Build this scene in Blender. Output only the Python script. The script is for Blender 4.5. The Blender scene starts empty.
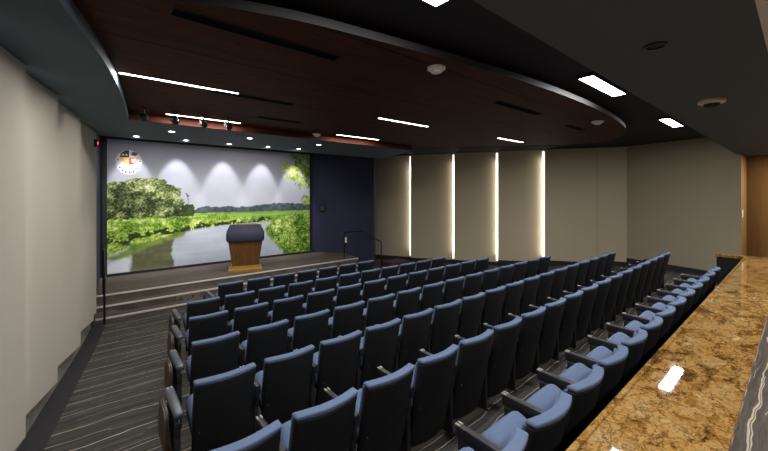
import bpy, bmesh, math, random
import numpy as np
from mathutils import Vector, Matrix
random.seed(4)
C = bpy.context.scene.collection
SC = bpy.context.scene
R = math.radians

# ------------------------------------------------------------------ helpers
def lin(h):
    def f(c): return c / 12.92 if c <= .04045 else ((c + .055) / 1.055) ** 2.4
    return tuple(f(int(h[i:i + 2], 16) / 255) for i in (0, 2, 4)) + (1,)

def new_mat(name):
    m = bpy.data.materials.new(name); m.use_nodes = True
    nt = m.node_tree; b = nt.nodes['Principled BSDF']
    return m, nt, b

def nd(nt, t, **kw):
    n = nt.nodes.new(t)
    for k, v in kw.items():
        if k in n.inputs: n.inputs[k].default_value = v
        else: setattr(n, k, v)
    return n

def pmat(name, col, rough=.6, metal=0, noise=.12, nscale=30, bump=0, bscale=200, spec=.5):
    """plain surface with a little procedural mottling and grain"""
    m, nt, b = new_mat(name); L = nt.links
    tc = nd(nt, 'ShaderNodeTexCoord')
    n = nd(nt, 'ShaderNodeTexNoise', Scale=nscale, Detail=4.0)
    L.new(tc.outputs['Object'], n.inputs['Vector'])
    mx = nd(nt, 'ShaderNodeMix', data_type='RGBA')
    mx.inputs['A'].default_value = tuple(c * (1 - noise) for c in col[:3]) + (1,)
    mx.inputs['B'].default_value = tuple(min(1, c * (1 + noise)) for c in col[:3]) + (1,)
    L.new(n.outputs['Fac'], mx.inputs['Factor'])
    L.new(mx.outputs['Result'], b.inputs['Base Color'])
    b.inputs['Roughness'].default_value = rough
    b.inputs['Metallic'].default_value = metal
    b.inputs['Specular IOR Level'].default_value = spec
    if bump:
        n2 = nd(nt, 'ShaderNodeTexNoise', Scale=bscale, Detail=3.0)
        L.new(tc.outputs['Object'], n2.inputs['Vector'])
        bp = nd(nt, 'ShaderNodeBump', Strength=bump, Distance=.01)
        L.new(n2.outputs['Fac'], bp.inputs['Height'])
        L.new(bp.outputs['Normal'], b.inputs['Normal'])
    return m

def emat(name, col, strength):
    m, nt, b = new_mat(name)
    b.inputs['Base Color'].default_value = (.8, .8, .8, 1)
    b.inputs['Emission Color'].default_value = col
    b.inputs['Emission Strength'].default_value = strength
    return m

def box(bm, x0, x1, y0, y1, z0, z1, bev=0, seg=2, mat=None):
    t = bmesh.new()
    bmesh.ops.create_cube(t, size=1)
    for v in t.verts:
        v.co = Vector((x0 + (v.co.x + .5) * (x1 - x0), y0 + (v.co.y + .5) * (y1 - y0), z0 + (v.co.z + .5) * (z1 - z0)))
    if bev: bmesh.ops.bevel(t, geom=t.edges[:], offset=bev, segments=seg, affect='EDGES', profile=.5)
    if mat is not None:
        for v in t.verts: v.co = mat @ v.co
    merge(bm, t)

def merge(bm, t):
    vs = [bm.verts.new(v.co) for v in t.verts]
    t.verts.index_update()
    for f in t.faces:
        try: bm.faces.new([vs[v.index] for v in f.verts])
        except ValueError: pass
    t.free()

def prism(bm, pts, z0, z1):
    lo = [bm.verts.new((x, y, z0)) for x, y in pts]
    hi = [bm.verts.new((x, y, z1)) for x, y in pts]
    n = len(pts)
    bm.faces.new(lo[::-1]); bm.faces.new(hi)
    for i in range(n): bm.faces.new((lo[i], lo[(i + 1) % n], hi[(i + 1) % n], hi[i]))

def loft(bm, rings):
    vs = [[bm.verts.new(p) for p in r] for r in rings]
    n = len(rings[0])
    for a, b in zip(vs, vs[1:]):
        for i in range(n): bm.faces.new((a[i], a[(i + 1) % n], b[(i + 1) % n], b[i]))
    bm.faces.new(vs[0][::-1]); bm.faces.new(vs[-1])

def lathe(bm, prof, seg=24, c=(0, 0, 0)):
    rings = []
    for r, z in prof:
        rings.append([(c[0] + r * math.cos(2 * math.pi * i / seg), c[1] + r * math.sin(2 * math.pi * i / seg), c[2] + z) for i in range(seg)])
    loft(bm, rings)

def tube(bm, pts, r, seg=10):
    pts = [Vector(p) for p in pts]; rings = []
    for i, p in enumerate(pts):
        d = (pts[min(i + 1, len(pts) - 1)] - pts[max(i - 1, 0)]).normalized()
        up = Vector((0, 0, 1)) if abs(d.z) < .95 else Vector((1, 0, 0))
        a = d.cross(up).normalized(); b = a.cross(d)
        rings.append([p + r * (a * math.cos(2 * math.pi * k / seg) + b * math.sin(2 * math.pi * k / seg)) for k in range(seg)])
    loft(bm, rings)

def obj(name, bm, mat, parent=None, smooth=False, loc=None, rotz=0):
    bmesh.ops.recalc_face_normals(bm, faces=bm.faces[:])
    me = bpy.data.meshes.new(name); bm.to_mesh(me); bm.free()
    me.materials.append(mat)
    if smooth:
        for p in me.polygons: p.use_smooth = True
        try: me.set_sharp_from_angle(angle=R(42))
        except Exception: pass
    o = bpy.data.objects.new(name, me); C.objects.link(o)
    if parent: o.parent = parent
    if loc: o.location = loc
    o.rotation_euler.z = rotz
    return o

def thing(name, label, cat, loc=(0, 0, 0), rotz=0, group=None):
    o = bpy.data.objects.new(name, None); C.objects.link(o)
    o.empty_display_size = .1
    o.location = loc; o.rotation_euler = (0, 0, rotz)
    tag(o, label, cat, group); return o

def tag(o, label, cat, group=None):
    o['label'] = label; o['category'] = cat
    if group: o['group'] = group
    return o

def struct(name, bm, mat, smooth=False):
    o = obj(name, bm, mat, None, smooth); o['kind'] = 'structure'; return o

def bx(*a, **k):
    bm = bmesh.new(); box(bm, *a, **k); return bm

def pr(pts, z0, z1):
    bm = bmesh.new(); prism(bm, pts, z0, z1); return bm

def area(name, loc, sx, sy, power, col=(1, 1, 1), rot=(0, 0, 0), spread=180):
    l = bpy.data.lights.new(name, 'AREA'); l.shape = 'RECTANGLE'; l.size = sx; l.size_y = sy
    l.energy = power; l.color = col; l.spread = R(spread)
    o = bpy.data.objects.new(name, l); C.objects.link(o); o.location = loc; o.rotation_euler = rot
    return o

def spot(name, loc, target, power, angle, blend, col=(1, 1, 1), r=.04):
    l = bpy.data.lights.new(name, 'SPOT'); l.energy = power; l.spot_size = R(angle); l.spot_blend = blend
    l.color = col; l.shadow_soft_size = r
    o = bpy.data.objects.new(name, l); C.objects.link(o); o.location = loc
    o.rotation_euler = (Vector(target) - Vector(loc)).to_track_quat('-Z', 'Y').to_euler()
    return o

# ------------------------------------------------------------------ materials
def carpet_mat(name, base, streak, line, freq=2.3, wob=.16, linew=.035, amp=1.0):
    m, nt, b = new_mat(name); L = nt.links
    geo = nd(nt, 'ShaderNodeNewGeometry')
    sep = nd(nt, 'ShaderNodeSeparateXYZ'); L.new(geo.outputs['Position'], sep.inputs[0])
    def math_(op, a, bb=None, cl=False):
        n = nd(nt, 'ShaderNodeMath', operation=op); n.use_clamp = cl
        for i, v in enumerate((a, bb)):
            if v is None: continue
            if isinstance(v, (int, float)): n.inputs[i].default_value = v
            else: L.new(v, n.inputs[i])
        return n.outputs[0]
    def mapped(sx, sy, sz=1):
        mp = nd(nt, 'ShaderNodeMapping'); mp.inputs['Scale'].default_value = (sx, sy, sz)
        L.new(geo.outputs['Position'], mp.inputs['Vector']); return mp.outputs[0]
    w1 = nd(nt, 'ShaderNodeTexNoise', Scale=1.0, Detail=3.0); L.new(mapped(.55, 1.1), w1.inputs['Vector'])
    w2 = nd(nt, 'ShaderNodeTexNoise', Scale=1.0, Detail=2.0); L.new(mapped(2.6, 5), w2.inputs['Vector'])
    y = math_('ADD', sep.outputs['Y'], math_('MULTIPLY', math_('SUBTRACT', w1.outputs['Fac'], .5), wob * 2.2))
    y = math_('ADD', y, math_('MULTIPLY', math_('SUBTRACT', w2.outputs['Fac'], .5), wob * .35))
    def lines(fr, w, ph):
        f = math_('FRACT', math_('ADD', math_('MULTIPLY', y, fr), ph))
        d = math_('ABSOLUTE', math_('SUBTRACT', f, .5))
        return math_('LESS_THAN', d, w)
    gate = nd(nt, 'ShaderNodeTexNoise', Scale=1.0, Detail=2.0); L.new(mapped(.8, 6), gate.inputs['Vector'])
    g1 = math_('GREATER_THAN', gate.outputs['Fac'], .43)
    l1 = math_('MULTIPLY', lines(freq, linew, .1), 1)
    l2 = math_('MULTIPLY', lines(freq * 1.618, linew * .9, .37), g1)
    l3 = math_('MULTIPLY', lines(freq * 2.7, linew * .9, .77), math_('SUBTRACT', 1, g1))
    ln = math_('MULTIPLY', math_('MAXIMUM', l1, math_('MAXIMUM', l2, l3)), amp)
    comb = nd(nt, 'ShaderNodeCombineXYZ'); L.new(math_('MULTIPLY', sep.outputs['X'], 1.2), comb.inputs[0]); L.new(math_('MULTIPLY', y, 34), comb.inputs[1])
    st = nd(nt, 'ShaderNodeTexNoise', Scale=1.0, Detail=4.0, Roughness=.65); L.new(comb.outputs[0], st.inputs['Vector'])
    rmp = nd(nt, 'ShaderNodeValToRGB'); L.new(st.outputs['Fac'], rmp.inputs[0])
    rmp.color_ramp.elements[0].position = .3; rmp.color_ramp.elements[0].color = base
    rmp.color_ramp.elements[1].position = .72; rmp.color_ramp.elements[1].color = streak
    mx = nd(nt, 'ShaderNodeMix', data_type='RGBA'); L.new(ln, mx.inputs['Factor']); L.new(rmp.outputs[0], mx.inputs['A']); mx.inputs['B'].default_value = line
    L.new(mx.outputs['Result'], b.inputs['Base Color'])
    b.inputs['Roughness'].default_value = .95; b.inputs['Specular IOR Level'].default_value = .15
    pn = nd(nt, 'ShaderNodeTexNoise', Scale=260.0, Detail=2.0); L.new(geo.outputs['Position'], pn.inputs['Vector'])
    bp = nd(nt, 'ShaderNodeBump', Strength=.25, Distance=.01); L.new(pn.outputs['Fac'], bp.inputs['Height']); L.new(bp.outputs['Normal'], b.inputs['Normal'])
    return m

def granite_mat():
    m, nt, b = new_mat('gold_granite'); L = nt.links
    tc = nd(nt, 'ShaderNodeTexCoord')
    mp = nd(nt, 'ShaderNodeMapping'); mp.inputs['Scale'].default_value = (1, 1.5, 1); L.new(tc.outputs['Object'], mp.inputs['Vector'])
    wn = nd(nt, 'ShaderNodeTexNoise', Scale=5.0, Detail=6.0, Roughness=.62); L.new(mp.outputs[0], wn.inputs['Vector'])
    ad = nd(nt, 'ShaderNodeMixRGB', blend_type='ADD'); ad.inputs['Fac'].default_value = .42
    L.new(mp.outputs[0], ad.inputs[1]); L.new(wn.outputs['Color'], ad.inputs[2])
    big = nd(nt, 'ShaderNodeTexNoise', Scale=4.6, Detail=9.0, Roughness=.66, Distortion=.7); L.new(ad.outputs[0], big.inputs['Vector'])
    rp = nd(nt, 'ShaderNodeValToRGB'); L.new(big.outputs['Fac'], rp.inputs[0])
    e = rp.color_ramp.elements
    e[0].position = .30; e[0].color = lin('38260f')
    e[1].position = .70; e[1].color = lin('bba680')
    for p, c in ((.37, '52391c'), (.44, '7c592b'), (.52, 'a07c46'), (.60, '97784c')):
        q = e.new(p); q.color = lin(c)
    vo = nd(nt, 'ShaderNodeTexVoronoi', Scale=5.0, feature='DISTANCE_TO_EDGE'); L.new(ad.outputs[0], vo.inputs['Vector'])
    vr = nd(nt, 'ShaderNodeValToRGB'); L.new(vo.outputs['Distance'], vr.inputs[0])
    vr.color_ramp.elements[0].position = 0.0; vr.color_ramp.elements[0].color = (.75, .75, .75, 1)
    vr.color_ramp.elements[1].position = .05; vr.color_ramp.elements[1].color = (0, 0, 0, 1)
    mx = nd(nt, 'ShaderNodeMix', data_type='RGBA'); L.new(vr.outputs[0], mx.inputs['Factor']); L.new(rp.outputs[0], mx.inputs['A']); mx.inputs['B'].default_value = lin('4a2c10')
    sp = nd(nt, 'ShaderNodeTexNoise', Scale=70.0, Detail=3.0, Roughness=.7); L.new(tc.outputs['Object'], sp.inputs['Vector'])
    sr = nd(nt, 'ShaderNodeValToRGB'); L.new(sp.outputs['Fac'], sr.inputs[0])
    sr.color_ramp.elements[0].position = .36; sr.color_ramp.elements[0].color = (.25, .22, .18, 1)
    sr.color_ramp.elements[1].position = .52; sr.color_ramp.elements[1].color = (1, 1, 1, 1)
    mu = nd(nt, 'ShaderNodeMix', data_type='RGBA', blend_type='MULTIPLY'); mu.inputs['Factor'].default_value = .62
    L.new(mx.outputs['Result'], mu.inputs['A']); L.new(sr.outputs[0], mu.inputs['B'])
    L.new(mu.outputs['Result'], b.inputs['Base Color'])
    b.inputs['Roughness'].default_value = .03; b.inputs['Specular IOR Level'].default_value = .5
    return m

def wood_mat(name, c0, c1, axis='X', rough=.4, scale=1.0, seam=0, seamcol=(0, 0, 0, 1), spec=.5):
    m, nt, b = new_mat(name); L = nt.links
    tc = nd(nt, 'ShaderNodeTexCoord')
    mp = nd(nt, 'ShaderNodeMapping')
    mp.inputs['Scale'].default_value = {'X': (1.2 * scale, 14 * scale, 14 * scale), 'Z': (14 * scale, 14 * scale, 1.2 * scale)}[axis]
    L.new(tc.outputs['Object'], mp.inputs['Vector'])
    n = nd(nt, 'ShaderNodeTexNoise', Scale=1.6, Detail=6.0, Roughness=.6, Distortion=.6); L.new(mp.outputs[0], n.inputs['Vector'])
    rp = nd(nt, 'ShaderNodeValToRGB'); L.new(n.outputs['Fac'], rp.inputs[0])
    rp.color_ramp.elements[0].position = .3; rp.color_ramp.elements[0].color = c0
    rp.color_ramp.elements[1].position = .7; rp.color_ramp.elements[1].color = c1
    out = rp.outputs[0]
    if seam:
        sp = nd(nt, 'ShaderNodeSeparateXYZ'); L.new(tc.outputs['Object'], sp.inputs[0])
        k = nd(nt, 'ShaderNodeMath', operation='MULTIPLY'); L.new(sp.outputs['Y'], k.inputs[0]); k.inputs[1].default_value = 1 / seam
        f = nd(nt, 'ShaderNodeMath', operation='FRACT'); L.new(k.outputs[0], f.inputs[0])
        g = nd(nt, 'ShaderNodeMath', operation='LESS_THAN'); L.new(f.outputs[0], g.inputs[0]); g.inputs[1].default_value = .03 / seam
        mx = nd(nt, 'ShaderNodeMix', data_type='RGBA'); L.new(g.outputs[0], mx.inputs['Factor']); L.new(out, mx.inputs['A']); mx.inputs['B'].default_value = seamcol
        out = mx.outputs['Result']
    L.new(out, b.inputs['Base Color']); b.inputs['Roughness'].default_value = rough; b.inputs['Specular IOR Level'].default_value = spec
    return m

M = {}
M['carpet'] = carpet_mat('striped_carpet', lin('252424'), lin('4f4c48'), lin('a59c8e'), freq=2.6, linew=.011)
M['carpet_rear'] = carpet_mat('wavy_carpet', lin('544e4b'), lin('827a75'), lin('e0d5c4'), freq=5.2, wob=.2, linew=.036)
M['stage_carpet'] = carpet_mat('stage_carpet', lin('3a3531'), lin('625a53'), lin('6d655d'), freq=1.5, wob=.08, linew=.02, amp=.6)
M['border'] = pmat('carpet_border', lin('2e2d2f'), .95, nscale=90, noise=.3, bump=.2, spec=.15)
M['base'] = pmat('mottled_base', lin('6a655e'), .8, nscale=16, noise=.8)
M['fabric'] = pmat('beige_wall_fabric', lin('aaa398'), .9, nscale=120, noise=.06, bump=.12, bscale=420, spec=.15)
M['tan_fabric'] = pmat('tan_wall_fabric', lin('aea28b'), .9, nscale=120, noise=.06, bump=.12, bscale=420, spec=.15)
M['side_fabric'] = pmat('grey_tan_wall_fabric', lin('938973'), .9, nscale=120, noise=.06, bump=.12, bscale=420, spec=.15)
M['navy'] = pmat('navy_wall_paint', lin('20233f'), .75, noise=.08)
M['black'] = pmat('black_paint', lin('0d0d10'), .7, noise=.1)
M['soffit'] = pmat('charcoal_blue_paint', lin('4c5661'), .7, noise=.05, nscale=8, spec=.3)
M['dark_ceiling'] = pmat('dark_ceiling_paint', lin('2b2a2b'), .8, noise=.08, spec=.2)
M['grey_ceiling'] = pmat('grey_ceiling_paint', lin('505657'), .8, noise=.06, nscale=6, spec=.2)
M['pale'] = pmat('pale_ceiling_paint', lin('cfc6b4'), .8, noise=.04)
M['cloud'] = wood_mat('dark_red_wood', lin('2b1109'), lin('512416'), 'X', .7, .6, seam=1.22, seamcol=lin('0c0605'), spec=.15)
M['cloud_edge'] = pmat('cloud_edge_paint', lin('191716'), .7, spec=.2)
M['slot'] = pmat('black_slot', lin('050404'), .95, spec=.05)
M['oak'] = wood_mat('warm_oak', lin('402711'), lin('66421a'), 'Z', .4, 1.2)
M['oak_light'] = wood_mat('light_oak', lin('75521c'), lin('94702c'), 'X', .4, 1.2)
M['brown_wall'] = wood_mat('brown_wood_wall', lin('785a36'), lin('8c6b40'), 'Z', .6, .5)
M['dark_door'] = wood_mat('dark_wood_door', lin('38230f'), lin('4a3018'), 'Z', .5, .6)
M['granite'] = granite_mat()
M['shroud'] = pmat('navy_cloth', lin('191b30'), .8, noise=.15, bump=.1)
M['chair_back'] = pmat('black_chair_shell', lin('0e1013'), .65, nscale=150, noise=.25, bump=.08, bscale=500, spec=.3)
M['chair_blue'] = pmat('blue_upholstery', lin('56647f'), .85, nscale=220, noise=.35, bump=.25, bscale=500, spec=.25)
M['arm_black'] = pmat('black_arm_plastic', lin('17181b'), .45, noise=.1)
M['arm_grey'] = pmat('grey_arm_pad', lin('3b3f49'), .35, noise=.1)
M['walnut'] = wood_mat('walnut_end', lin('2c1f19'), lin('48352b'), 'Z', .5, 1.0)
M['steel'] = pmat('brushed_steel', lin('b8b4ac'), .35, 1, noise=.1)
M['hinge'] = pmat('grey_hinge', lin('8b867d'), .5, .3)
M['dark_steel'] = pmat('dark_bronze_rail', lin('37343a'), .35, .9, noise=.1)
M['nosing'] = pmat('pale_step_nosing', lin('b3ada5'), .5, noise=.08)
M['white'] = pmat('white_plastic', lin('dedad0'), .5, noise=.03)
M['cream'] = pmat('cream_plastic', lin('c9bc9a'), .5, noise=.05)
M['lens'] = emat('lit_diffuser', (1, .97, .92, 1), 9)
M['lens_cool'] = emat('lit_diffuser_cool', (.95, .97, 1, 1), 12)
M['lamp'] = emat('lit_lamp', (1, .97, .93, 1), 12)
M['strip'] = emat('glowing_panel_margin', (1, .93, .80, 1), .9)  # emission imitates bright fabric beside the hidden leds
M['red'] = emat('red_indicator', (1, .04, .05, 1), 1.5)

# ------------------------------------------------------------------ setting
def zf(y): return max(-.53, -(y - .876) * .0738) if y > .45 else .03
SLOPE_END = .876 + .53 / .0738
bm = bmesh.new()
prof = [(.30, .0425), (SLOPE_END, -.53), (12.4, -.53)]
top = [[bm.verts.new((x, y, z)) for x in (-1.6, 16.0)] for y, z in prof]
bot = [[bm.verts.new((x, y, -.8)) for x in (-1.6, 16.0)] for y, z in prof]
for a, b in zip(top, top[1:]): bm.faces.new((a[0], a[1], b[1], b[0]))
for a, b in zip(bot, bot[1:]): bm.faces.new((a[0], b[0], b[1], a[1]))
for s in (0, 1):
    bm.faces.new([top[i][s] for i in range(3)] + [bot[i][s] for i in (2, 1, 0)])
for r in (0, 2): bm.faces.new((top[r][0], top[r][1], bot[r][1], bot[r][0]))
struct('floor', bm, M['carpet'])
struct('floor_rear', bx(-1.6, 16, -3.2, .42, -.4, .15), M['carpet_rear'])

LX = lambda y: -.47 + .125 * (y - 4.64)       # the line of the left wall
struct('wall_left', pr([(LX(-3.2) - .092, -3.2), (LX(9.0) - .092, 9.0), (LX(9.0) - .35, 9.0), (LX(-3.2) - .35, -3.2)], -.7, 3.7), M['base'])
# carpet border running beside the left wall
bm = bmesh.new()
ys = [.5, 2, 4, 6, 8.05, 9.2]
for i in range(len(ys) - 1):
    a, b = ys[i], ys[i + 1]
    vs = [(LX(a) - .12, a), (LX(a) + .13, a), (LX(b) + .13, b), (LX(b) - .12, b)]
    lo = [bm.verts.new((x, y, zf(y) - .01)) for x, y in vs]; hi = [bm.verts.new((x, y, zf(y) + .006)) for x, y in vs]
    bm.faces.new(hi); bm.faces.new(lo[::-1])
    for k in range(4): bm.faces.new((lo[k], lo[(k + 1) % 4], hi[(k + 1) % 4], hi[k]))
struct('trim_1', bm, M['border'])

# stage niche walls
struct('wall_niche_left', pr([(LX(9.0) - .35, 9.0), (LX(9.0) - .045, 9.0), (.17, 11.95), (-.25, 11.95)], -.7, 4.4), M['navy'])
struct('wall_front', bx(-.3, 7.2, 11.95, 12.15, -.7, 4.4), M['navy'])
struct('wall_niche_right', pr([(6.46, 11.97), (7.93, 10.08), (8.12, 10.22), (8.12, 11.0), (7.2, 12.15), (6.6, 12.15)], -.7, 4.4), M['navy'])
struct('wall_header', bx(-1.6, 9.0, 9.42, 9.55, 3.60, 4.4), M['black'])

# right wall: saw-tooth fabric panels on a splayed wall
WD = Vector((-.4925, .870)); WN = Vector((-.870, -.4925)); W0 = Vector((13.24, 3.64))
def WP(t, n=0):
    p = W0 + WD * t + WN * n; return (p.x, p.y)
struct('wall_right', pr([WP(-.15), WP(10.6), WP(10.6, -.25), WP(-.15, -.25)], -.7, 3.7), M['dark_ceiling'])
struct('wall_right_side', pr([(13.26, 3.80), (12.57, 1.001), (12.60, 1.001), (13.5, 3.80)], -.7, 3.7), M['side_fabric'])
struct('baseboard_right', pr([(13.235, 3.64), (12.57, 1.02), (12.54, 1.03), (13.20, 3.66)], -.7, .06), M['border'])
struct('wall_alcove', pr([(12.57, 1.0), (14.0, 1.0), (14.0, 1.2), (12.65, 1.2)], -.2, 3.7), M['brown_wall'])
struct('wall_rear_side', pr([(13.93, 1.05), (13.60, .45), (13.6, -3.2), (13.8, -3.2), (13.8, .45), (14.1, 1.05)], -.2, 3.7), M['brown_wall'])
struct('wall_back', bx(-2, 14, -3.2, -3.0, -.2, 3.7), M['side_fabric'])
# doorway at the very right
dr = struct('door_1', pr([(13.60, .36), (13.56, .36), (13.56, -.6), (13.60, -.6)], .15, 2.5), M['dark_door'])
o = obj('door_handle', bx(13.50, 13.54, .18, .30, 1.1, 1.13, bev=.008), M['steel'], dr)
o = obj('door_frame', bx(13.55, 13.61, .36, .41, .15, 2.56), M['brown_wall'], dr)

# ceilings
struct('ceiling', bx(-2.0, 16, 1.10, 9.42, 3.65, 3.8), M['dark_ceiling'])
struct('ceiling_stage', bx(-2.0, 9, 9.42, 12.2, 4.4, 4.5), M['black'])
struct('ceiling_low_soffit', bx(-2.0, 14.2, .16, 1.10, 3.15, 3.8), M['grey_ceiling'])
struct('ceiling_rear', bx(-2.0, 14.2, -3.2, .16, 3.15, 3.8), M['pale'])
def smooth_curve(pts, n=8):
    out = []
    P = [pts[0]] + pts + [pts[-1]]
    for i in range(1, len(P) - 2):
        p0, p1, p2, p3 = (Vector(q) for q in P[i - 1:i + 3])
        for k in range(n):
            t = k / n
            out.append(tuple(.5 * ((2 * p1) + (-p0 + p2) * t + (2 * p0 - 5 * p1 + 4 * p2 - p3) * t * t + (-p0 + 3 * p1 - 3 * p2 + p3) * t ** 3)))
    out.append(tuple(pts[-1])); return out
edge = smooth_curve([(-.52, 1.10), (-.36, 2.0), (-.16, 2.96), (.0, 3.66), (.16, 4.5), (.31, 5.6), (.46, 7.06)])
sof = edge + [(6.9, 7.06), (7.9, 9.42), (-1.9, 9.42), (-1.9, 1.10)]
struct('ceiling_soffit', pr(sof, 3.35, 3.66), M['soffit'])
back_arc = smooth_curve([(-.30, 3.2), (.30, 2.82), (.92, 2.56), (1.69, 2.39), (3.7, 2.14), (5.44, 2.07), (7.2, 2.16), (8.58, 2.39), (9.8, 2.9), (10.25, 3.5), (9.9, 4.3), (8.9, 5.4), (7.9, 6.7), (7.3, 7.0)])
front_edge = [p for p in edge if p[1] > 3.25][::-1]
cl = [(x + .004, y) for x, y in back_arc] + [(6.9, 7.035)] + [(x + .004, min(y, 7.035)) for x, y in front_edge]
struct('ceiling_wood_cloud', pr(cl, 3.47, 3.535), M['cloud'])
struct('trim_6', bx(.462, 6.9, 7.038, 7.058, 3.352, 3.469), M['cloud'])
# pale metal rim along the back arc of the wooden cloud
bm = bmesh.new()
for a, b in zip(back_arc, back_arc[1:]):
    d = (Vector(b) - Vector(a)); nrm = Vector((d.y, -d.x)).normalized() * .012
    q = [Vector(a), Vector(b), Vector(b) + nrm, Vector(a) + nrm]
    lo = [bm.verts.new((p.x, p.y, 3.462)) for p in q]; hi = [bm.verts.new((p.x, p.y, 3.535)) for p in q]
    bm.faces.new(lo); bm.faces.new(hi)
    for k in range(4): bm.faces.new((lo[k], lo[(k + 1) % 4], hi[(k + 1) % 4], hi[k]))
bmesh.ops.remove_doubles(bm, verts=bm.verts, dist=.0005)
struct('trim_2', bm, M['cloud_edge'])

# stage platform and its three carpeted steps with pale nosings
NO = [(9.24, -.43, 7.55), (9.54, -.26, 7.3), (9.84, -.09, 7.05)]
struct('floor_stage', pr([(-.2, 9.84), (7.05, 9.84), (7.3, 11.0), (6.75, 11.96), (-.2, 11.96)], -.6, -.09), M['stage_carpet'])
for i, (y, z, xr) in enumerate(NO):
    if i < 2: struct('floor_step', pr([(LX(9) - .1, y), (xr, y), (xr + .1, y + .5), (xr + .1, 10.3), (LX(9) - .1, 10.3)] if False else [(-.2, y), (xr, y), (xr, 9.86), (-.2, 9.86)], -.6, z), M['stage_carpet'])
    struct('trim_%d' % (3 + i), bx(.06, xr + .005, y - .012, y + .035, z - .03, z + .004, bev=.004), M['nosing'])
struct('baseboard_front', bx(.18, 6.5, 11.90, 11.95, -.09, -.02), M['black'])

# ------------------------------------------------------------------ mural
def noise2(w, h, sx, sy, seed):
    rng = np.random.RandomState(seed)
    g = rng.rand(int(sy) + 3, int(sx) + 3)
    X, Y = np.meshgrid(np.linspace(0, sx, w), np.linspace(0, sy, h))
    xi, yi = X.astype(int), Y.astype(int); fx, fy = X - xi, Y - yi
    fx = fx * fx * (3 - 2 * fx); fy = fy * fy * (3 - 2 * fy)
    return (g[yi, xi] * (1 - fx) + g[yi, xi + 1] * fx) * (1 - fy) + (g[yi + 1, xi] * (1 - fx) + g[yi + 1, xi + 1] * fx) * fy
def fbm(w, h, sx, sy, seed, octv=5, gain=.55):
    a, t, tot = 1.0, np.zeros((h, w)), 0
    for o in range(octv):
        t += a * noise2(w, h, sx * 2 ** o, sy * 2 ** o, seed + o); tot += a; a *= gain
    return t / tot
def inpoly(U, V, poly):
    r = np.zeros(U.shape, bool); n = len(poly)
    for i in range(n):
        x1, y1 = poly[i]; x2, y2 = poly[(i + 1) % n]
        if y1 == y2: continue
        c = ((y1 > V) != (y2 > V)) & (U < (x2 - x1) * (V - y1) / (y2 - y1) + x1)
        r ^= c
    return r
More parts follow.
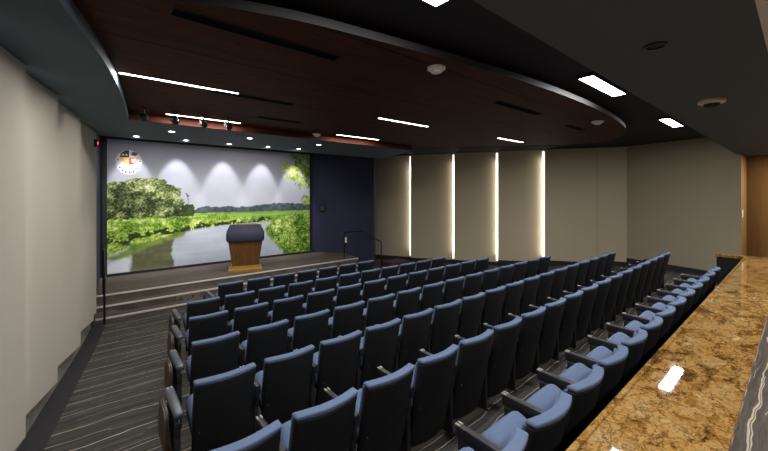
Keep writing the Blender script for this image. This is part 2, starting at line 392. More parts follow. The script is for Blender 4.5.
def mural_colours(W, H):
    U, V = np.meshgrid(np.linspace(0, 1, W), np.linspace(0, 1, H))
    n1 = fbm(W, H, 14, 9, 1); n2 = fbm(W, H, 60, 40, 7, 3); n3 = fbm(W, H, 6, 4, 21); ns = fbm(W, H, 8, 90, 31, 3)
    nx, ny = n1 - .5, n2 - .5
    def col(h): return np.array([int(h[i:i + 2], 16) / 255 for i in (0, 2, 4)])
    def lerp(a, b, t): t = np.clip(t, 0, 1)[..., None]; return col(a) * (1 - t) + col(b) * t
    def ramp(stops, t):
        out = np.zeros(t.shape + (3,)); ps = [p for p, _ in stops]; cs = np.array([col(c) for _, c in stops])
        for k in range(3): out[..., k] = np.interp(t, ps, cs[:, k])
        return out
    img = ramp([(0, 'b4b7c0'), (.5, 'b0b3bd'), (.7, 'a2a4b0'), (1, '8d8d9a')], V + nx * .10 + (n3 - .5) * .25)
    def put(mask, c): img[mask] = c[mask]
    nf = noise2(W, H, 190, 115, 501)
    Uw, Vw = U + ny * .035 + nx * .02, V + ny * .045 + nx * .02
    far = [(.347, .425), (.347, .445), (.366, .478), (.403, .488), (.447, .477), (.497, .484), (.575, .472), (.64, .478), (.697, .486), (.774, .502), (.868, .50), (1.01, .485), (1.01, .413), (.744, .415), (.423, .415)]
    put(inpoly(U, V + ny * .02, far), ramp([(0, '2a3330'), (.55, '46525a'), (1, '6a7478')], n2 * .9 + (V - .42) * 2))
    field = [(.0, .43), (.3, .43), (1.01, .425), (1.01, .30), (.0, .2)]
    put(inpoly(U, V, field), ramp([(0, '4a6420'), (.45, '6e8f35'), (.7, '93ad52'), (1, 'b4c878')], n2 * .75 + ns * .35 - .05))
    strip = inpoly(U, V, [(.36, .415), (1.01, .418), (1.01, .385), (.36, .388)]); put(strip, ramp([(0, '6a9440'), (1, '98bd66')], ns))
    # left meadow and its broken, reedy bank
    mead = inpoly(Uw, Vw, [(-.05, .43), (.3, .42), (.42, .41), (.6, .38), (.745, .36), (.76, .315), (.6, .318), (.45, .306), (.375, .297), (.31, .278), (.25, .262), (.18, .225), (.08, .19), (-.05, .1)])
    put(mead, ramp([(0, '2c4514'), (.3, '55771f'), (.55, '84a03c'), (.75, 'aabf5e'), (1, 'd2de98')], n2 * .7 + ns * .3 + nx * .9 + (nf - .5) * .5 + .08))
    ditch = mead & (np.abs(V - (.262 + .12 * U + nx * .12)) < .018 + .03 * n3 * (U < .45)); put(ditch & (n2 < .56), ramp([(0, '17210d'), (1, '44582a')], n2))
    river = [(-.01, .128), (.039, .158), (.083, .196), (.129, .212), (.18, .228), (.213, .250), (.25, .262), (.311, .282), (.375, .30), (.447, .312), (.522, .320), (.602, .324), (.674, .327), (.744, .327), (.762, .319), (.732, .264), (.721, .227), (.75, .185), (.774, .143), (.805, .08), (.836, .015), (.836, -.01), (-.01, -.01)]
    rv = inpoly(U + ny * .012, V + ny * .018, river)
    put(rv, ramp([(0, '8e96a4'), (.5, 'a9b0bd'), (1, 'c3c8d2')], ns * .5 + V * 1.2 + nx * .4 + .1))
    refl = inpoly(U + nx * .02 + (ns - .5) * .02, V + ny * .03, [(.083, .2), (.129, .215), (.18, .231), (.25, .262), (.256, .0), (.16, -.01), (.09, -.01)])
    put(refl & rv, ramp([(0, '3b3d2b'), (.5, '5b5d42'), (1, '7d8060')], ns * .7 + n2 * .3))
    g2 = inpoly(U + nx * .03, V + ny * .03, [(.0, .11), (.05, .155), (.1, .2), (.25, .262), (.31, .28), (.3, .25), (.2, .2), (.1, .14), (.03, .09)])
    put(g2 & rv, ramp([(0, '4a5f26'), (1, '8aa048')], n2))
    wht = inpoly(U + ny * .02, V + ny * .03, [(-.01, -.01), (.082, -.01), (.085, .11), (.06, .115), (-.01, .06)]); put(wht & rv, ramp([(0, 'b9bec9'), (1, 'd9dce2')], ns))
    rb = inpoly(Uw * 1.0 + .012, Vw, [(.721, .227), (.732, .274), (.774, .318), (.836, .372), (.907, .39), (1.05, .40), (1.05, -.05), (.85, -.02), (.811, .069), (.774, .143)])
    put(rb, ramp([(0, '22390f'), (.3, '4e7322'), (.55, '7f9d3e'), (.78, 'acc268'), (1, 'd8e4a8')], n2 * .8 + nx * 1.0 + (nf - .5) * .6 + .1 + (V - .2) * .35))
    sm = img.copy()
    for _ in range(3):
        sm = (sm + np.roll(sm, 1, 0) + np.roll(sm, -1, 0) + np.roll(sm, 2, 0) + np.roll(sm, -2, 0) + np.roll(sm, 1, 1) + np.roll(sm, -1, 1)) / 7
    img[rv] = sm[rv]
    # trees
    tree = [(-.02, .651), (.017, .681), (.039, .697), (.064, .69), (.09, .714), (.125, .708), (.16, .725), (.192, .719), (.225, .696), (.25, .673), (.276, .632), (.289, .575), (.302, .517), (.316, .483), (.311, .425), (.285, .402), (-.02, .408)]
    tm = inpoly(Uw, Vw, tree); n5 = fbm(W, H, 26, 17, 77, 4, .7)
    put(tm, ramp([(0, '1e2815'), (.3, '424f28'), (.52, '6c7848'), (.72, '979f6c'), (1, 'cdd0aa')], (n5 - .5) * 1.6 + (nf - .5) * .6 + .44 + (V - .56) * 1.2))
    bush = [(.294, .41), (.298, .467), (.316, .5), (.338, .507), (.352, .481), (.357, .439), (.347, .406)]
    put(inpoly(U + ny * .02, V + ny * .03, bush), ramp([(0, '141c0e'), (.6, '3b4c24'), (1, '64763c')], n5))
    st = (np.abs(U - .318 - ny * .03) < .003) & (V > .48) & (V < .60); img[st] = col('4d5044')
    br = [(1.02, 1.06), (.881, 1.03), (.843, .927), (.824, .826), (.849, .768), (.881, .71), (.92, .63), (.961, .651), (1.02, .651)]
    n6 = fbm(W, H, 46, 34, 99, 3, .7)
    bm_ = (inpoly(U + nx * .09, V + nx * .09, br) | inpoly(U + nx * .05, V + nx * .05, [(1.02, .599), (.954, .579), (.927, .518), (.954, .487), (1.02, .475)])) & (n6 > .47 - np.clip((U - .86) * .5, 0, .1))
    put(bm_, ramp([(0, '3a4a18'), (.4, '6d7f2e'), (.7, 'a5b24e'), (1, 'd2d890')], n2 * .8 + nx + .15))
    return img
MW, MH = 460, 280
img = np.clip(mural_colours(MW, MH), 0, 1)
linimg = np.where(img <= .04045, img / 12.92, ((img + .055) / 1.055) ** 2.4)
mural = thing('river_mural', 'wide wall mural of a river, green meadow, trees and grey sky', 'mural', (.315, 11.9, -.02))
mw_, mh_ = 5.98, 3.62
bm = bmesh.new()
bm_front = bpy.data.meshes.new('printed_panel')
xs = np.linspace(0, mw_, MW); zs = np.linspace(0, mh_, MH)
verts = [(float(x), -.003, float(z)) for z in zs for x in xs]
faces = [(j * MW + i, j * MW + i + 1, (j + 1) * MW + i + 1, (j + 1) * MW + i) for j in range(MH - 1) for i in range(MW - 1)]
bm.free()
bm_front.from_pydata(verts, [], faces)
ca = bm_front.color_attributes.new('print', 'FLOAT_COLOR', 'POINT')
ca.data.foreach_set('color', np.concatenate([linimg.reshape(-1, 3), np.ones((MW * MH, 1))], 1).astype(np.float32).ravel())
mm, nt, b = new_mat('mural_print')
at = nd(nt, 'ShaderNodeVertexColor'); at.layer_name = 'print'
nt.links.new(at.outputs['Color'], b.inputs['Base Color']); b.inputs['Roughness'].default_value = .7; b.inputs['Specular IOR Level'].default_value = .2
bm_front.materials.append(mm)
po = bpy.data.objects.new('printed_panel', bm_front); C.objects.link(po); po.parent = mural
obj('backing_board', bx(-.01, mw_ + .01, 0, .045, -.01, mh_ + .01), M['black'], mural)
fr = bmesh.new()
box(fr, -.10, 0, -.02, .045, -.06, mh_ + .02); box(fr, mw_, mw_ + .05, -.02, .045, -.06, mh_ + .02); box(fr, 0, mw_, -.02, .045, -.06, 0)
obj('black_frame', fr, M['black'], mural)
# round emblem on the print
ex, ez, er = .475, 3.15, .205
def sector(a0, a1, r0, r1, y0, y1, n=10):
    bm = bmesh.new(); A = [a0 + (a1 - a0) * i / n for i in range(n + 1)]
    pts = [(ex + r1 * math.cos(a), ez + r1 * math.sin(a)) for a in A] + ([(ex, ez)] if r0 == 0 else [(ex + r0 * math.cos(a), ez + r0 * math.sin(a)) for a in A[::-1]])
    f = [bm.verts.new((x, y0, z)) for x, z in pts]; k = [bm.verts.new((x, y1, z)) for x, z in pts]
    bm.faces.new(f); bm.faces.new(k[::-1]); m_ = len(pts)
    for i in range(m_): bm.faces.new((f[i], f[(i + 1) % m_], k[(i + 1) % m_], k[i]))
    return bm
def small_plate(pts, y0=-.011, y1=-.009):
    bm = bmesh.new()
    f = [bm.verts.new((x, y0, z)) for x, z in pts]; k = [bm.verts.new((x, y1, z)) for x, z in pts]
    bm.faces.new(f); bm.faces.new(k[::-1]); n = len(pts)
    for i in range(n): bm.faces.new((f[i], f[(i + 1) % n], k[(i + 1) % n], k[i]))
    return bm
mk = lambda n, h: pmat(n, lin(h), .6, noise=.06)
oval = [(ex + .29 * math.cos(2 * math.pi * i / 40), ez - .12 + .355 * math.sin(2 * math.pi * i / 40)) for i in range(40)]
emb = obj('emblem', small_plate(oval, -.006, -.003), mk('emblem_white', 'c2c0c8'), mural)
emb['label'] = 'round four-colour emblem with hanging feathers'
PI = math.pi
obj('quadrant', sector(PI / 2, PI, 0, er * .97, -.009, -.006), mk('emblem_black', '191a26'), emb)
obj('quadrant', sector(0, PI / 2, 0, er * .97, -.009, -.006), mk('emblem_pale', 'c9ced2'), emb)
obj('quadrant', sector(PI, 1.5 * PI, 0, er * .97, -.009, -.006), mk('emblem_tan', 'd0a45c'), emb)
obj('quadrant', sector(-PI / 2, 0, 0, er * .97, -.009, -.006), mk('emblem_red', 'cf3a30'), emb)
obj('arc', sector(R(25), R(155), er * 1.04, er * 1.16, -.009, -.006, 24), mk('emblem_grey', '7c7d84'), emb)
obj('motif', small_plate([(ex + 0.057, ez + 0.057), (ex + 0.164, ez + 0.049), (ex + 0.189, ez + 0.115), (ex + 0.115, ez + 0.164), (ex + 0.049, ez + 0.131)]), mk('emblem_slate', '3b434a'), emb)
obj('motif', small_plate([(ex + 0.082, ez - 0.148), (ex + 0.164, ez - 0.082), (ex + 0.164, ez - 0.033), (ex + 0.123, ez - 0.025), (ex + 0.098, ez - 0.049), (ex + 0.057, ez - 0.033), (ex + 0.049, ez - 0.082)]), mk('emblem_white2', 'f0e0da'), emb)
obj('motif', small_plate([(ex - 0.164, ez + 0.049), (ex - 0.131, ez + 0.098), (ex - 0.098, ez + 0.049)]), mk('emblem_white3', 'd8d4d6'), emb)
obj('motif', small_plate([(ex - 0.090, ez + 0.049), (ex - 0.057, ez + 0.098), (ex - 0.025, ez + 0.049)]), mk('emblem_white4', 'd8d4d6'), emb)
fw = mk('feather_white', 'dddbdc'); fk = mk('feather_tip', '26252a')
for a in (-187, -146, -126, -107, -86, -66, -38, 5):
    ca_, sa_ = math.cos(R(a)), math.sin(R(a))
    def Q(r, w): return (ex + r * ca_ * .265 - w * sa_, ez - .12 + r * sa_ * .32 + w * ca_)
    f = obj('feather', small_plate([Q(.80, .018), Q(.95, .040), Q(1.08, .034), Q(1.16, 0), Q(1.08, -.034), Q(.95, -.040), Q(.80, -.018)], -.009, -.006), fw, emb)
    obj('feather_tip', small_plate([Q(.84, .013), Q(1.0, .018), Q(1.04, 0), Q(1.0, -.018), Q(.84, -.013)], -.012, -.009), fk, emb)

# ------------------------------------------------------------------ left wall panels
LB = [-3.0, -1.2, .4, 1.95, 3.3, 4.64, 5.85, 7.34, 8.65]
ZB = {4: (.16, .03), 5: (.06, -.12), 6: (-.02, -.16), 7: (-.06, -.26), 8: (-.13, -.27)}   # lower edge: near end, far end
lp_labels = {4: 'tall beige fabric panel on the left wall, fifth from the stage',
             5: 'tall beige fabric panel on the left wall, fourth from the stage, nearest in view',
             6: 'tall beige fabric panel on the left wall, third from the stage',
             7: 'tall beige fabric panel on the left wall, second from the stage',
             8: 'tall beige fabric panel on the left wall, closest to the stage'}
for i in range(3, 9):
    y0, y1 = LB[i - 1], LB[i]
    if i == 3:
        struct('wall_left_rear', pr([(LX(-3) - .05, -3.0), (LX(y1) - .02, y1), (LX(y1) - .0915, y1), (LX(-3) - .0915, -3.0)], .16, 3.34), M['fabric'])
        continue
    za, zb = ZB[i]
    bm = bmesh.new()
    q = [(LX(y0) - .086, y0 + .012, za), (LX(y1), y1, zb), (LX(y1) - .0915, y1, zb), (LX(y0) - .0915, y0 + .012, za)]
    loft(bm, [q, [(x, y, 3.34) for x, y, z in q]])
    bmesh.ops.bevel(bm, geom=[e for e in bm.edges if abs(e.verts[0].co.z - e.verts[1].co.z) > 1], offset=.006, segments=2, affect='EDGES')
    o = obj('wall_panel', bm, M['fabric'])
    tag(o, lp_labels[i], 'wall panel', 'beige panels on the left wall')

for i in (4, 5, 6, 7):
    y1 = LB[i]
    q = Vector((-.22, 1, 0)).to_track_quat('-Z', 'Y')
    a = area('led_light', (LX(y1) - .018, y1 + .014, 1.65), .025, 3.1, 2.2, (1, .93, .82)); a.rotation_euler = q.to_euler()
# end piece and alarm on the left wall
tag(obj('wall_panel', pr([(LX(8.67) - .05, 8.67), (LX(8.98) - .0, 8.98), (LX(8.98) - .0915, 8.98), (LX(8.67) - .0915, 8.67)], -.22, 3.34), M['fabric']), 'narrow beige end strip of the left wall beside the stage', 'wall panel')
al = thing('alarm_light', 'small dark wall alarm with a glowing red light, high beside the mural', 'alarm', (LX(8.8) - .0, 8.80, 3.12))
obj('housing', bx(-.02, .035, -.06, .06, -.07, .07, bev=.01), M['black'], al)
obj('red_lens', bx(.0355, .05, -.03, .03, -.025, .025, bev=.006), M['red'], al)

# ------------------------------------------------------------------ right wall panels
RT = [9.35, 7.19, 5.50, 3.94, 2.41, .84, 0.0]      # distances along the wall, from the stage
rl = ['tan fabric panel on the right wall, closest to the stage',
      'tan fabric panel on the right wall, second from the stage',
      'tan fabric panel on the right wall, third from the stage',
      'tan fabric panel on the right wall, fourth from the stage, beside the widest lit strip',
      'wide tan fabric panel on the right wall, fifth from the stage, right of the last lit strip',
      'narrow tan fabric panel at the corner of the right wall']
for i in range(6):
    t0, t1 = RT[i], RT[i + 1]
    proud = .16 if i < 5 else .045
    if i == 0: proud = .03
    near = .02 if i < 4 else .04
    root = thing('wall_panel', rl[i], 'wall panel', (WP(t1)[0], WP(t1)[1], 0), 0, 'tan panels on the right wall')
    o_ = Vector(WP(t1))
    def lp(t, n): p = Vector(WP(t, n)) - o_; return (p.x, p.y)
    z0 = zf(WP((t0 + t1) / 2)[1]) + .16
    obj('fabric_face', pr([lp(t0, proud), lp(t1 + .006, near), lp(t1 + .006, .002), lp(t0, .002)], z0, 3.64), M['tan_fabric'], root)
    obj('kick_board', pr([lp(t0 - .02, proud - .02 if proud > .04 else .02), lp(t1 + .006, .015), lp(t1 + .006, .002), lp(t0 - .02, .002)], z0 - .22, z0 - .002), M['border'], root)
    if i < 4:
        # glowing sheet stands in for the panel margin lit by the hidden led
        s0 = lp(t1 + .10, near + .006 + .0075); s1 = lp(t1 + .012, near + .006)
        obj('glowing_margin', pr([lp(t1 + .085, near + .016), lp(t1 + .012, near + .008), lp(t1 + .012, near + .001), lp(t1 + .085, near + .008)], z0 + .05, 3.6), M['strip'], root)
        c = Vector(WP(t1 + .02, .10)); zc = (z0 + 3.6) / 2
        d = (WD * .80 - WN * .35).normalized()
        q = Vector((d.x, d.y, 0)).to_track_quat('-Z', 'Y')
        a = area('led_light', (c.x, c.y, zc), .03, 3.4, (26, 26, 26, 40)[i] * .16, (1, .93, .80)); a.rotation_euler = q.to_euler()

# ------------------------------------------------------------------ theatre chairs
PITCH = .555
def rbox(w, d, h, r, nx=1, seg=3):
    """box centred in x, from y 0..d, z 0..h, rounded, cut nx times across x"""
    t = bmesh.new(); bmesh.ops.create_cube(t, size=1)
    for v in t.verts: v.co = Vector((v.co.x * w, (v.co.y + .5) * d, (v.co.z + .5) * h))
    bmesh.ops.bevel(t, geom=t.edges[:], offset=r, segments=seg, affect='EDGES', profile=.5)
    for i in range(1, nx):
        x = -w / 2 + w * i / nx
        bmesh.ops.bisect_plane(t, geom=t.verts[:] + t.edges[:] + t.faces[:], plane_co=(x, 0, 0), plane_no=(1, 0, 0), dist=1e-5)
    return t
def recline(t, cx, ztop, ang, curve=.03, w=.5):
    """place a rounded slab whose local top is h: lean it back about its top-rear edge"""
    for v in t.verts:
        u = v.co.x / (w / 2)
        y = v.co.y + curve * (u * u - 1) * 1.0 + curve
        z = v.co.z
        dz = z - ztop
        v.co = Vector((cx + v.co.x, y - dz * math.tan(ang), z))
    return t
CX = PITCH / 2
M_ = {}
def chair_meshes():
    a = R(12)
    t = rbox(.468, .058, .773, .018, 8); [setattr(v, 'co', v.co + Vector((0, 0, .07))) for v in t.verts]
    # bottom of the shell narrows a little
    for v in t.verts: v.co.x *= .955 + .045 * min(1, max(0, (v.co.z - .07) / .5))
    M_['shell'] = recline(t, CX, .885, a, .06)
    t = rbox(.452, .030, .43, .014, 8, 4)
    for v in t.verts: v.co = v.co + Vector((0, .060, .41))
    cap = rbox(.468, .076, .030, .0135, 8, 4)
    for v in cap.verts:
        u = abs(v.co.x) / .234
        v.co = v.co + Vector((0, -.004,   .8438 + (.010 * (1 - u ** 4) if v.co.z > .015 else 0)))
    merge(t, cap)
    M_['cushion'] = recline(t, CX, .885, a, .06)
    t = rbox(.46, .36, .14, .066, 6, 4)
    for v in t.verts:
        if v.co.z > .06: v.co.z += .022 * (1 - (v.co.x / .2375) ** 2) + .02 * max(0, v.co.y - .2) / .2
    rot = Matrix.Rotation(R(22), 4, 'X')
    for v in t.verts: v.co = rot @ v.co + Vector((CX, .155, .36))
    M_['seat'] = t
    t = rbox(.44, .32, .035, .012, 1, 2)
    for v in t.verts: v.co = rot @ (v.co + Vector((0, .01, -.034))) + Vector((CX, .155, .36))
    M_['pan'] = t
    b = bmesh.new(); box(b, -.024, .024, .13, .57, .565, .650, bev=.012, seg=3); M_['arm'] = b
    b = bmesh.new(); box(b, -.020, .020, .16, .555, .44, .564, bev=.012, seg=2); M_['tablet'] = b
    b = bmesh.new(); box(b, -.021, -.006, .535, .575, .640, .654, bev=.004); box(b, .006, .021, .535, .575, .640, .654, bev=.004); M_['hinge'] = b
    b = bmesh.new(); box(b, -.020, .020, .17, .46, -.03, .445, bev=.008); box(b, -.022, .022, .13, .43, -.05, .012, bev=.008); M_['leg'] = b
    b = bmesh.new(); lathe(b, [(.018, 0), (.018, .012), (.008, .016)], 12); 
    rt = Matrix.Translation((-.019, .535, .47)) @ Matrix.Rotation(R(-90), 4, 'Y')
    for v in b.verts: v.co = rt @ v.co
    M_['bolt'] = b
    # aisle end: rounded walnut plate outside the arm and a wooden post
    b = bmesh.new(); box(b, -.085, -.055, .24, .60, .30, .625, bev=.014, seg=2)
    t = bmesh.new(); prism(t, [(0, 0), (.36, 0), (.36, .20), (.27, .34), (.06, .34), (0, .28)], -.014, .014)
    bmesh.ops.bevel(t, geom=[e for e in t.edges], offset=.012, segments=2, affect='EDGES')
    for v in t.verts: v.co = Vector((-.062 + v.co.z, .24 + v.co.x, .285 + v.co.y))
    b.free(); M_['plate'] = t
    b = bmesh.new(); box(b, -.044, .02, .20, .36, -.04, .30, bev=.008); M_['post'] = b
    bb = bmesh.new(); box(bb, -.036, .036, .11, .59, .615, .662, bev=.018, seg=3); M_['pad'] = bb
chair_meshes()
MESH = {}
MATS = dict(shell='chair_back', cushion='chair_blue', seat='chair_blue', pan='chair_back', arm='arm_black', tablet='arm_black', hinge='hinge', leg='arm_black', bolt='cream', plate='walnut', post='oak', pad='arm_grey')
for k, b in M_.items():
    bmesh.ops.recalc_face_normals(b, faces=b.faces[:])
    me = bpy.data.meshes.new('chair_' + k); b.to_mesh(me); b.free(); me.materials.append(M[MATS[k]])
    for p in me.polygons: p.use_smooth = True
    try: me.set_sharp_from_angle(angle=R(50))
    except Exception: pass
    MESH[k] = me
def part(name, key, parent, loc=(0, 0, 0)):
    o = bpy.data.objects.new(name, MESH[key]); C.objects.link(o); o.parent = parent; o.location = loc; return o
def add_arm(root, x, aisle=False):
    arm = part('armrest', 'arm', root, (x, 0, 0)); part('hinge', 'hinge', arm); part('folded_tablet', 'tablet', root, (x, 0, 0))
    lg = part('leg', 'leg', root, (x, 0, 0)); part('bolt', 'bolt', lg)
    return arm
def make_chair(left_end=False, right_end=False):
    t = thing('theatre_chair', '', 'chair')
    part('back_shell', 'shell', t); part('back_cushion', 'cushion', t)
    s = part('seat_cushion', 'seat', t); part('seat_pan', 'pan', s)
    if left_end:
        e = (-.05, 0, 0)
        arm = part('armrest', 'pad', t, e); part('hinge', 'hinge', arm, (0, 0, .012)); part('folded_tablet', 'tablet', t, e)
        lg = part('leg', 'leg', t, e); p = part('end_plate', 'plate', t, e); p['label'] = 'dark walnut tablet folded at the aisle end'
        p = part('end_post', 'post', t, e); p['label'] = 'wooden end post'
    else: add_arm(t, 0)
    if right_end: add_arm(t, PITCH)
    return t
def dup(root, loc, label, group):
    r = root.copy(); C.objects.link(r); r.location = loc; r['label'] = label; r['group'] = group
    for ch in list(root.children):
        c = ch.copy(); C.objects.link(c); c.parent = r
        for g in ch.children:
            d = g.copy(); C.objects.link(d); d.parent = c
    return r
ORD = ['first', 'second', 'third', 'fourth', 'fifth', 'sixth', 'seventh', 'eighth', 'ninth', 'tenth', 'eleventh', 'twelfth', 'thirteenth', 'fourteenth', 'fifteenth', 'sixteenth', 'seventeenth', 'eighteenth']
ROWS = [  # y of back top, x of left end, seats, pitch, row words, group
    (7.13, 1.85, 7, .5535, 'front row by the stage', 'theatre chairs in the front row'),
    (5.93, 1.09, 11, .553, 'second row from the stage', 'theatre chairs in the second row'),
    (4.93, .93, 12, .559, 'third row from the stage', 'theatre chairs in the third row'),
    (3.88, .753, 14, .566, 'fourth row from the stage', 'theatre chairs in the fourth row'),
    (2.90, .575, 17, .5535, 'fifth row from the stage', 'theatre chairs in the fifth row'),
    (1.93, .38, 18, .555, 'sixth row from the stage', 'theatre chairs in the sixth row'),
    (.90, .774, 14, .553, 'back row', 'theatre chairs in the back row'),
]
PROTO = {}
for ri, (y, x0, n, p, words, grp) in enumerate(ROWS):
    for k in range(n):
        key = (k == 0 and ri < 6, k == n - 1)
        x = x0 - .018 + k * p; loc = (x, y, zf(y + .28))
        end = 'left' if k <= n // 2 else 'right'
        pos = ORD[k] if end == 'left' else ORD[n - 1 - k]
        if ri == 6: pos = pos if end == 'right' else pos
        lab = 'dark blue theatre chair, %s from the %s end of the %s' % (pos, end, words)
        if k == 0: lab = 'dark blue theatre chair at the left %s end of the %s' % ('aisle', words)
        if k == n - 1: lab = 'dark blue theatre chair at the right end of the %s' % words
        if key not in PROTO:
            c = make_chair(*key); c.location = loc; c['label'] = lab; c['group'] = grp; PROTO[key] = c
        else: dup(PROTO[key], loc, lab, grp)

# ------------------------------------------------------------------ granite counter
ct = thing('granite_counter', 'long gold and brown granite counter behind the back row of chairs', 'counter', (0, 0, 0))
XE = 9.60
obj('counter_slab', bx(-.40, XE, .224, .675, .91, .95, bev=.005), M['granite'], ct)
obj('front_lip', bx(-.40, XE, .6755, .712, .885, .955, bev=.012, seg=3), M['granite'], ct)
obj('end_return', bx(XE - .11, XE, .7125, 1.12, .885, .955, bev=.012, seg=3), M['granite'], ct)
obj('return_base', bx(XE - .09, XE - .02, .70, 1.10, -.1, .884), M['chair_back'], ct)
obj('support_wall', bx(-.40, XE - .02, .475, .66, -.05, .909), M['chair_back'], ct)

# ------------------------------------------------------------------ lectern
le = thing('lectern', 'wooden lectern with tapered body and navy top standing on the stage', 'lectern', (3.44, 10.42, -.09), R(-17)); le.scale = (.93, .93, .95)
def ring(w, d, z, yo=0, ch=.0):
    hw, hd = w / 2, d / 2
    if ch: return [(-hw + ch, -hd + yo, z), (hw - ch, -hd + yo, z), (hw, -hd + ch + yo, z), (hw, hd + yo, z), (-hw, hd + yo, z), (-hw, -hd + ch + yo, z)]
    return [(-hw, -hd + yo, z), (hw, -hd + yo, z), (hw, hd + yo, z), (-hw, hd + yo, z)]
obj('base_plate', bx(-.49, .49, -.38, .32, .0, .09, bev=.012), M['oak_light'], le)
bm = bmesh.new(); loft(bm, [ring(.84, .52, .09), ring(.80, .50, .17)]); obj('plinth', bm, M['oak_light'], le)
bm = bmesh.new(); loft(bm, [ring(.76, .44, .17), ring(.98, .58, .92)]); bd = obj('body', bm, M['oak'], le)
for x0, x1 in ((-.13, -.10), (.10, .13)):
    bm = bmesh.new(); loft(bm, [[(x0, -.235, .18), (x1, -.235, .18), (x1, -.20, .18), (x0, -.20, .18)], [(x0 * 1.2, -.305, .90), (x1 * 1.2, -.305, .90), (x1 * 1.2, -.27, .90), (x0 * 1.2, -.27, .90)]]); obj('batten', bm, M['oak'], bd)
bm = bmesh.new(); loft(bm, [ring(1.02, .66, .90, 0, .04), ring(1.09, .70, .96, 0, .05), ring(1.09, .70, 1.16, 0, .08), ring(.90, .42, 1.38, .02, .05)])
bmesh.ops.bevel(bm, geom=bm.edges[:], offset=.012, segments=2, affect='EDGES')
obj('navy_top', bm, M['shroud'], le, True)
obj('reading_shelf', bx(-.38, .38, -.12, .20, 1.382, 1.40, bev=.004), M['oak'], le)

# ------------------------------------------------------------------ handrails
h = thing('handrail', 'dark metal handrail at the left end of the stage steps', 'handrail', (.20, 9.16, 0))
for px, py, zb, zt in ((0, 0, -.53, .42), (0, .74, -.085, .86)):
    bm = bmesh.new(); tube(bm, [(px, py, zb), (px, py, zt)], .021); obj('post', bm, M['dark_steel'], h, True)
bm = bmesh.new(); tube(bm, [(0, -.12, .40), (0, -.03, .42), (0, .06, .46), (0, .70, .86), (0, .80, .88), (0, 1.05, .88)], .024); obj('rail', bm, M['dark_steel'], h, True)
h = thing('handrail', 'dark metal handrail sloping down at the right end of the stage', 'handrail', (7.42, 10.15, 0))
pts = [(-.76, -.02, .79), (-.02, 0, .79), (.08, -.02, .76), (.60, -.33, .40), (.64, -.345, .36)]
bm = bmesh.new(); tube(bm, pts, .022); obj('rail', bm, M['dark_steel'], h, True)
for a, zb, zt in (((-.74, -.02), -.09, .79), ((.64, -.345), -.53, .38)):
    bm = bmesh.new(); tube(bm, [(a[0], a[1], zb), (a[0], a[1], zt)], .021); obj('post', bm, M['dark_steel'], h, True)
tag(obj('low_curb', bx(8.16, 9.0, 9.3, 9.95, -.53, -.34, bev=.01), pmat('maroon_carpet', lin('3a2422'), .95)), 'low dark maroon landing at the foot of the right stage handrail', 'landing')

# ------------------------------------------------------------------ wall fittings
nv = Vector((1.47, -1.89)).normalized()          # along the right niche wall
nn = Vector((-nv.y, nv.x)) * -1
def on_niche(f, off): 
    p = Vector((6.46, 11.97)) + nv * f + Vector((-.79, -.614)) * off; return p
ang = math.atan2(nv.y, nv.x)
p = on_niche(.42, .0)
sp = thing('wall_control_box', 'small black control box on the navy wall right of the mural', 'control box', (p.x, p.y, 1.58), ang)
obj('case', bx(-.11, .11, -.07, .0, -.13, .13, bev=.012), M['black'], sp)
obj('front_panel', bx(-.08, .08, -.078, -.0705, -.09, .09, bev=.003), M['arm_grey'], sp)
p = on_niche(1.32, .0)
sw = thing('wall_switch', 'small white switch plate on the navy wall above the stage floor', 'switch', (p.x, p.y, .40), ang)
obj('plate', bx(-.045, .045, -.012, .0, -.10, .10, bev=.004), M['white'], sw)
obj('rocker', bx(-.015, .015, -.020, -.0125, -.035, .035, bev=.003), M['white'], sw)
sw = thing('wall_switch', 'white light switch on the brown wooden wall at the right', 'switch', (12.76, 1.0, 1.62), 0)
obj('plate', bx(-.11, .11, -.014, .0, -.095, .095, bev=.004), M['white'], sw)
obj('rocker', bx(-.02, .02, -.020, -.0125, -.035, .035, bev=.003), M['white'], sw)

# ------------------------------------------------------------------ ceiling lights
def linear(x0, x1, y, label, power):
    t = thing('linear_light', label, 'ceiling light', ((x0 + x1) / 2, y, 3.47), 0, 'slim linear lights in the wooden ceiling')
    L_ = (x1 - x0) / 2
    fr = bmesh.new(); box(fr, -L_ - .012, L_ + .012, -.040, -.031, -.006, .02); box(fr, -L_ - .012, L_ + .012, .031, .040, -.006, .02); box(fr, -L_ - .012, -L_, -.031, .031, -.006, .02); box(fr, L_, L_ + .012, -.031, .031, -.006, .02)
    obj('frame', fr, M['dark_steel'], t)
    obj('diffuser', bx(-L_, L_, -.030, .030, -.004, .018), M['lens'], t)
    area('linear_lamp', ((x0 + x1) / 2, y, 3.462), x1 - x0, .055, power, (1, .97, .92))
linear(.23, 1.49, 4.80, 'long slim ceiling light at the left, nearest the charcoal soffit', 30)
linear(3.87, 5.12, 4.78, 'slim ceiling light in the middle of the wooden ceiling', 30)
linear(7.47, 8.63, 4.68, 'slim ceiling light at the right, above the lit wall strips', 30)
linear(.95, 2.15, 6.80, 'slim ceiling light behind the black stage spotlights', 26)
linear(4.24, 5.46, 6.74, 'slim ceiling light nearest the navy wall by the stage', 26)
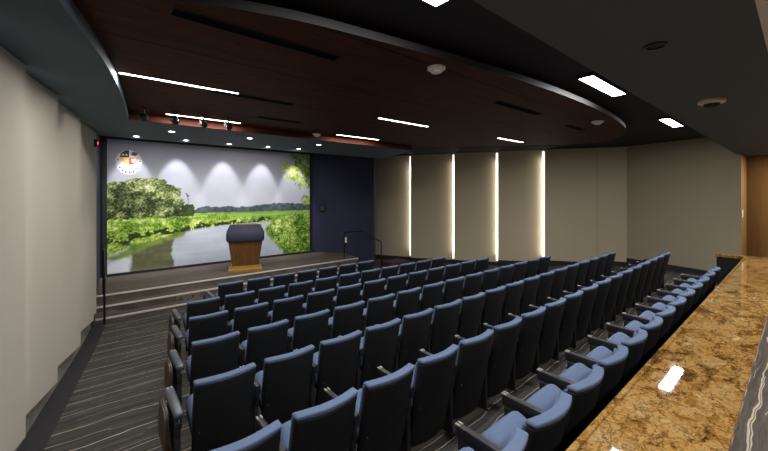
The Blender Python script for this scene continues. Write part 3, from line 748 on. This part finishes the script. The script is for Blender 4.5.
def troffer(x0, x1, label, power):
    y0, y1 = 1.665, 1.835
    t = thing('recessed_light', label, 'ceiling light', ((x0 + x1) / 2, (y0 + y1) / 2, 3.60), 0, 'wide recessed lights in the dark rear ceiling')
    L_, W_ = (x1 - x0) / 2, (y1 - y0) / 2
    fr = bmesh.new(); box(fr, -L_ - .02, L_ + .02, -W_ - .02, -W_, .0, .049); box(fr, -L_ - .02, L_ + .02, W_, W_ + .02, .0, .049); box(fr, -L_ - .02, -L_, -W_, W_, .0, .049); box(fr, L_, L_ + .02, -W_, W_, .0, .049)
    obj('frame', fr, M['dark_steel'], t)
    obj('diffuser', bx(-L_, L_, -W_, W_, .004, .049), M['lens_cool'], t)
    area('recessed_lamp', ((x0 + x1) / 2, (y0 + y1) / 2, 3.598), x1 - x0, y1 - y0, power, (.97, .98, 1))
troffer(.82, 2.06, 'wide recessed ceiling light cut by the top edge of the photo', 45)
troffer(4.76, 6.02, 'wide recessed ceiling light, largest in full view', 45)
troffer(8.63, 9.86, 'wide recessed ceiling light nearest the grey tan side wall', 45)

dls = [((.72, 9.0), 'recessed downlight in the soffit above the mural emblem'), ((1.64, 8.95), 'recessed downlight in the soffit edge, second from the left'), ((2.57, 8.95), 'recessed downlight in the soffit edge, middle of five'), ((3.5, 8.88), 'recessed downlight in the soffit edge, fourth from the left'), ((4.3, 8.75), 'recessed downlight in the soffit edge, rightmost of five'),
       ((1.195, 7.87), 'recessed downlight in the front of the soffit, leftmost of three'), ((2.647, 7.74), 'recessed downlight in the front of the soffit, middle of three'), ((4.31, 7.68), 'recessed downlight in the front of the soffit, rightmost of three')]
for (x, y), lab in dls:
    t = thing('downlight', lab, 'downlight', (x, y, 3.35), 0, 'small downlights in the charcoal soffit')
    bm = bmesh.new(); lathe(bm, [(.070, -.001), (.070, -.008), (.050, -.010), (.050, -.001)], 20); obj('trim_ring', bm, M['white'], t)
    bm = bmesh.new(); lathe(bm, [(.046, -.002), (.046, -.009), (.03, -.013), (.004, -.015)], 20); obj('lamp', bm, M['lamp'], t)
    if y > 8.5: spot('downlight_lamp', (x, y, 3.32), (x * 1.15, 11.9, .9), 115, 110, 1.0, (1, .97, .94))
    else: spot('downlight_lamp', (x, y, 3.32), (x, y, 0), 45, 85, .5, (1, .96, .9))

# wall washers in the slot over the mural
for x, tx in ((.85, .85), (1.94, 1.94), (3.22, 3.22), (4.45, 4.45), (5.66, 5.66)):
    spot('mural_washer', (x, 11.28, 3.95), (tx, 11.73, 2.4), 150, 45, .5, (1, .98, 1), .05)

# stage spotlights hung under the wooden ceiling
for (x, y), lab in (((.62, 6.56), 'black stage spotlight hung from the ceiling, leftmost of four'), ((1.04, 6.55), 'black stage spotlight hung from the ceiling, second from the left'), ((1.46, 6.52), 'black stage spotlight hung from the ceiling, third from the left'), ((1.85, 6.48), 'black stage spotlight hung from the ceiling, rightmost of four')):
    t = thing('stage_spotlight', lab, 'spotlight', (x, y, 3.47), 0, 'black stage spotlights over the front rows')
    obj('mount', bx(-.05, .05, -.03, .03, -.02, -.001, bev=.004), M['arm_black'], t)
    bm = bmesh.new(); tube(bm, [(0, 0, -.02), (0, 0, -.09)], .012); obj('stem', bm, M['arm_black'], t)
    bm = bmesh.new(); lathe(bm, [(.03, -.09), (.05, -.07), (.055, .08), (.05, .085)], 16)
    mt = Matrix.Translation((0, 0, -.145)) @ Matrix.Rotation(R(-62), 4, 'X')
    for v in bm.verts: v.co = mt @ v.co
    obj('barrel', bm, M['arm_black'], t, True)
    bm = bmesh.new()
    for q in ((-.065, -.058), (.058, .065)): box(bm, q[0], q[1], -.015, .015, -.16, -.085)
    box(bm, -.065, .065, -.015, .015, -.09, -.082); obj('yoke', bm, M['arm_black'], t)

# smoke detectors, ceiling speaker, slots
def detector(x, y, z, lab, r=.075, mat='white'):
    t = thing('smoke_detector', lab, 'smoke detector', (x, y, z), 0)
    bm = bmesh.new(); lathe(bm, [(r, -.001), (r, -.022), (r * .8, -.034)], 24); obj('base', bm, M[mat], t, True)
    bm = bmesh.new(); lathe(bm, [(r * .62, -.0345), (r * .58, -.055), (r * .35, -.062), (.004, -.064)], 24); obj('head', bm, M[mat], t, True)
detector(2.78, 2.47, 3.47, 'round white smoke detector on the wooden ceiling, nearest and largest', .095)
detector(7.14, 2.42, 3.47, 'white smoke detector on the wooden ceiling beside the curved edge', .10)
detector(3.85, 6.95, 3.47, 'small white smoke detector on the wooden ceiling near the stage', .09)
t = thing('ceiling_camera', 'cream dome camera on the grey ceiling above the counter, nearest the brown wall', 'camera', (5.12, .63, 3.15))
bm = bmesh.new(); lathe(bm, [(.115, -.001), (.115, -.03), (.10, -.042)], 28); obj('base', bm, M['cream'], t, True)
bm = bmesh.new(); lathe(bm, [(.07, -.0425), (.065, -.06), (.04, -.078), (.004, -.084)], 24); obj('dome', bm, M['black'], t, True)
t = thing('downlight', 'unlit black recessed downlight in the grey ceiling above the counter', 'downlight', (2.93, .64, 3.15))
bm = bmesh.new(); lathe(bm, [(.065, -.001), (.065, -.010), (.05, -.012), (.05, -.001)], 24); obj('rim', bm, M['arm_black'], t)
bm = bmesh.new(); lathe(bm, [(.046, -.001), (.046, -.004), (.004, -.005)], 20); obj('reflector', bm, M['black'], t)
for (x0, x1, y), lab in (((.45, 1.85, 2.93), 'long black air slot in the wooden ceiling, nearest on the left'), ((4.5, 5.75, 2.84), 'black air slot in the wooden ceiling, right side near the curved edge'), ((1.2, 2.3, 4.88), 'short black air slot in the wooden ceiling, right of the left linear light'), ((2.2, 3.0, 6.05), 'short black air slot in the wooden ceiling, nearest the stage'), ((7.1, 7.9, 2.95), 'short black air slot in the wooden ceiling beyond the right smoke detector')):
    t = thing('air_slot', lab, 'air vent', ((x0 + x1) / 2, y, 3.47), 0, 'black air slots in the wooden ceiling')
    l_ = (x1 - x0) / 2
    obj('slot', bx(-l_, l_, -.06, .06, -.004, -.0005), M['slot'], t)
    fr = bmesh.new(); box(fr, -l_, l_, -.068, -.0605, -.007, -.0005); box(fr, -l_, l_, .0605, .068, -.007, -.0005); obj('frame', fr, M['dark_ceiling'], t)

# ------------------------------------------------------------------ rear downlights behind the camera, and an added fill for the alcove
for x in (-.6, 2.0, 4.6, 7.2, 9.8):
    spot('rear_downlight', (x, -.9, 3.13), (x, -.2, 0), 110, 130, .6, (1, .95, .87), .06)
area('alcove_fill', (12.85, -.35, 3.13), .5, .5, 60, (1, .90, .74))  # added fill that brightens the brown alcove, no fixture modelled

# ------------------------------------------------------------------ camera, world, view
cam = bpy.data.cameras.new('camera'); co = bpy.data.objects.new('camera', cam); C.objects.link(co)
cam.sensor_width = 36; cam.lens = 350 / 768 * 36; cam.shift_y = -32.5 / 768
cam.clip_start = .03; cam.clip_end = 100
co.location = (0, 0, 2.15); co.rotation_euler = (R(90), 0, R(50.13 - 90))
SC.camera = co
w = bpy.data.worlds.new('world'); SC.world = w; w.use_nodes = True
w.node_tree.nodes['Background'].inputs[0].default_value = (.02, .02, .025, 1)
vs = SC.view_settings; vs.view_transform = 'Standard'; vs.look = 'None'; vs.gamma = 1; vs.exposure = .68; vs.use_curve_mapping = False
SC.cycles.use_denoising = True
SC.cycles.max_bounces = 8; SC.cycles.diffuse_bounces = 5
SC.cycles.sample_clamp_indirect = 4
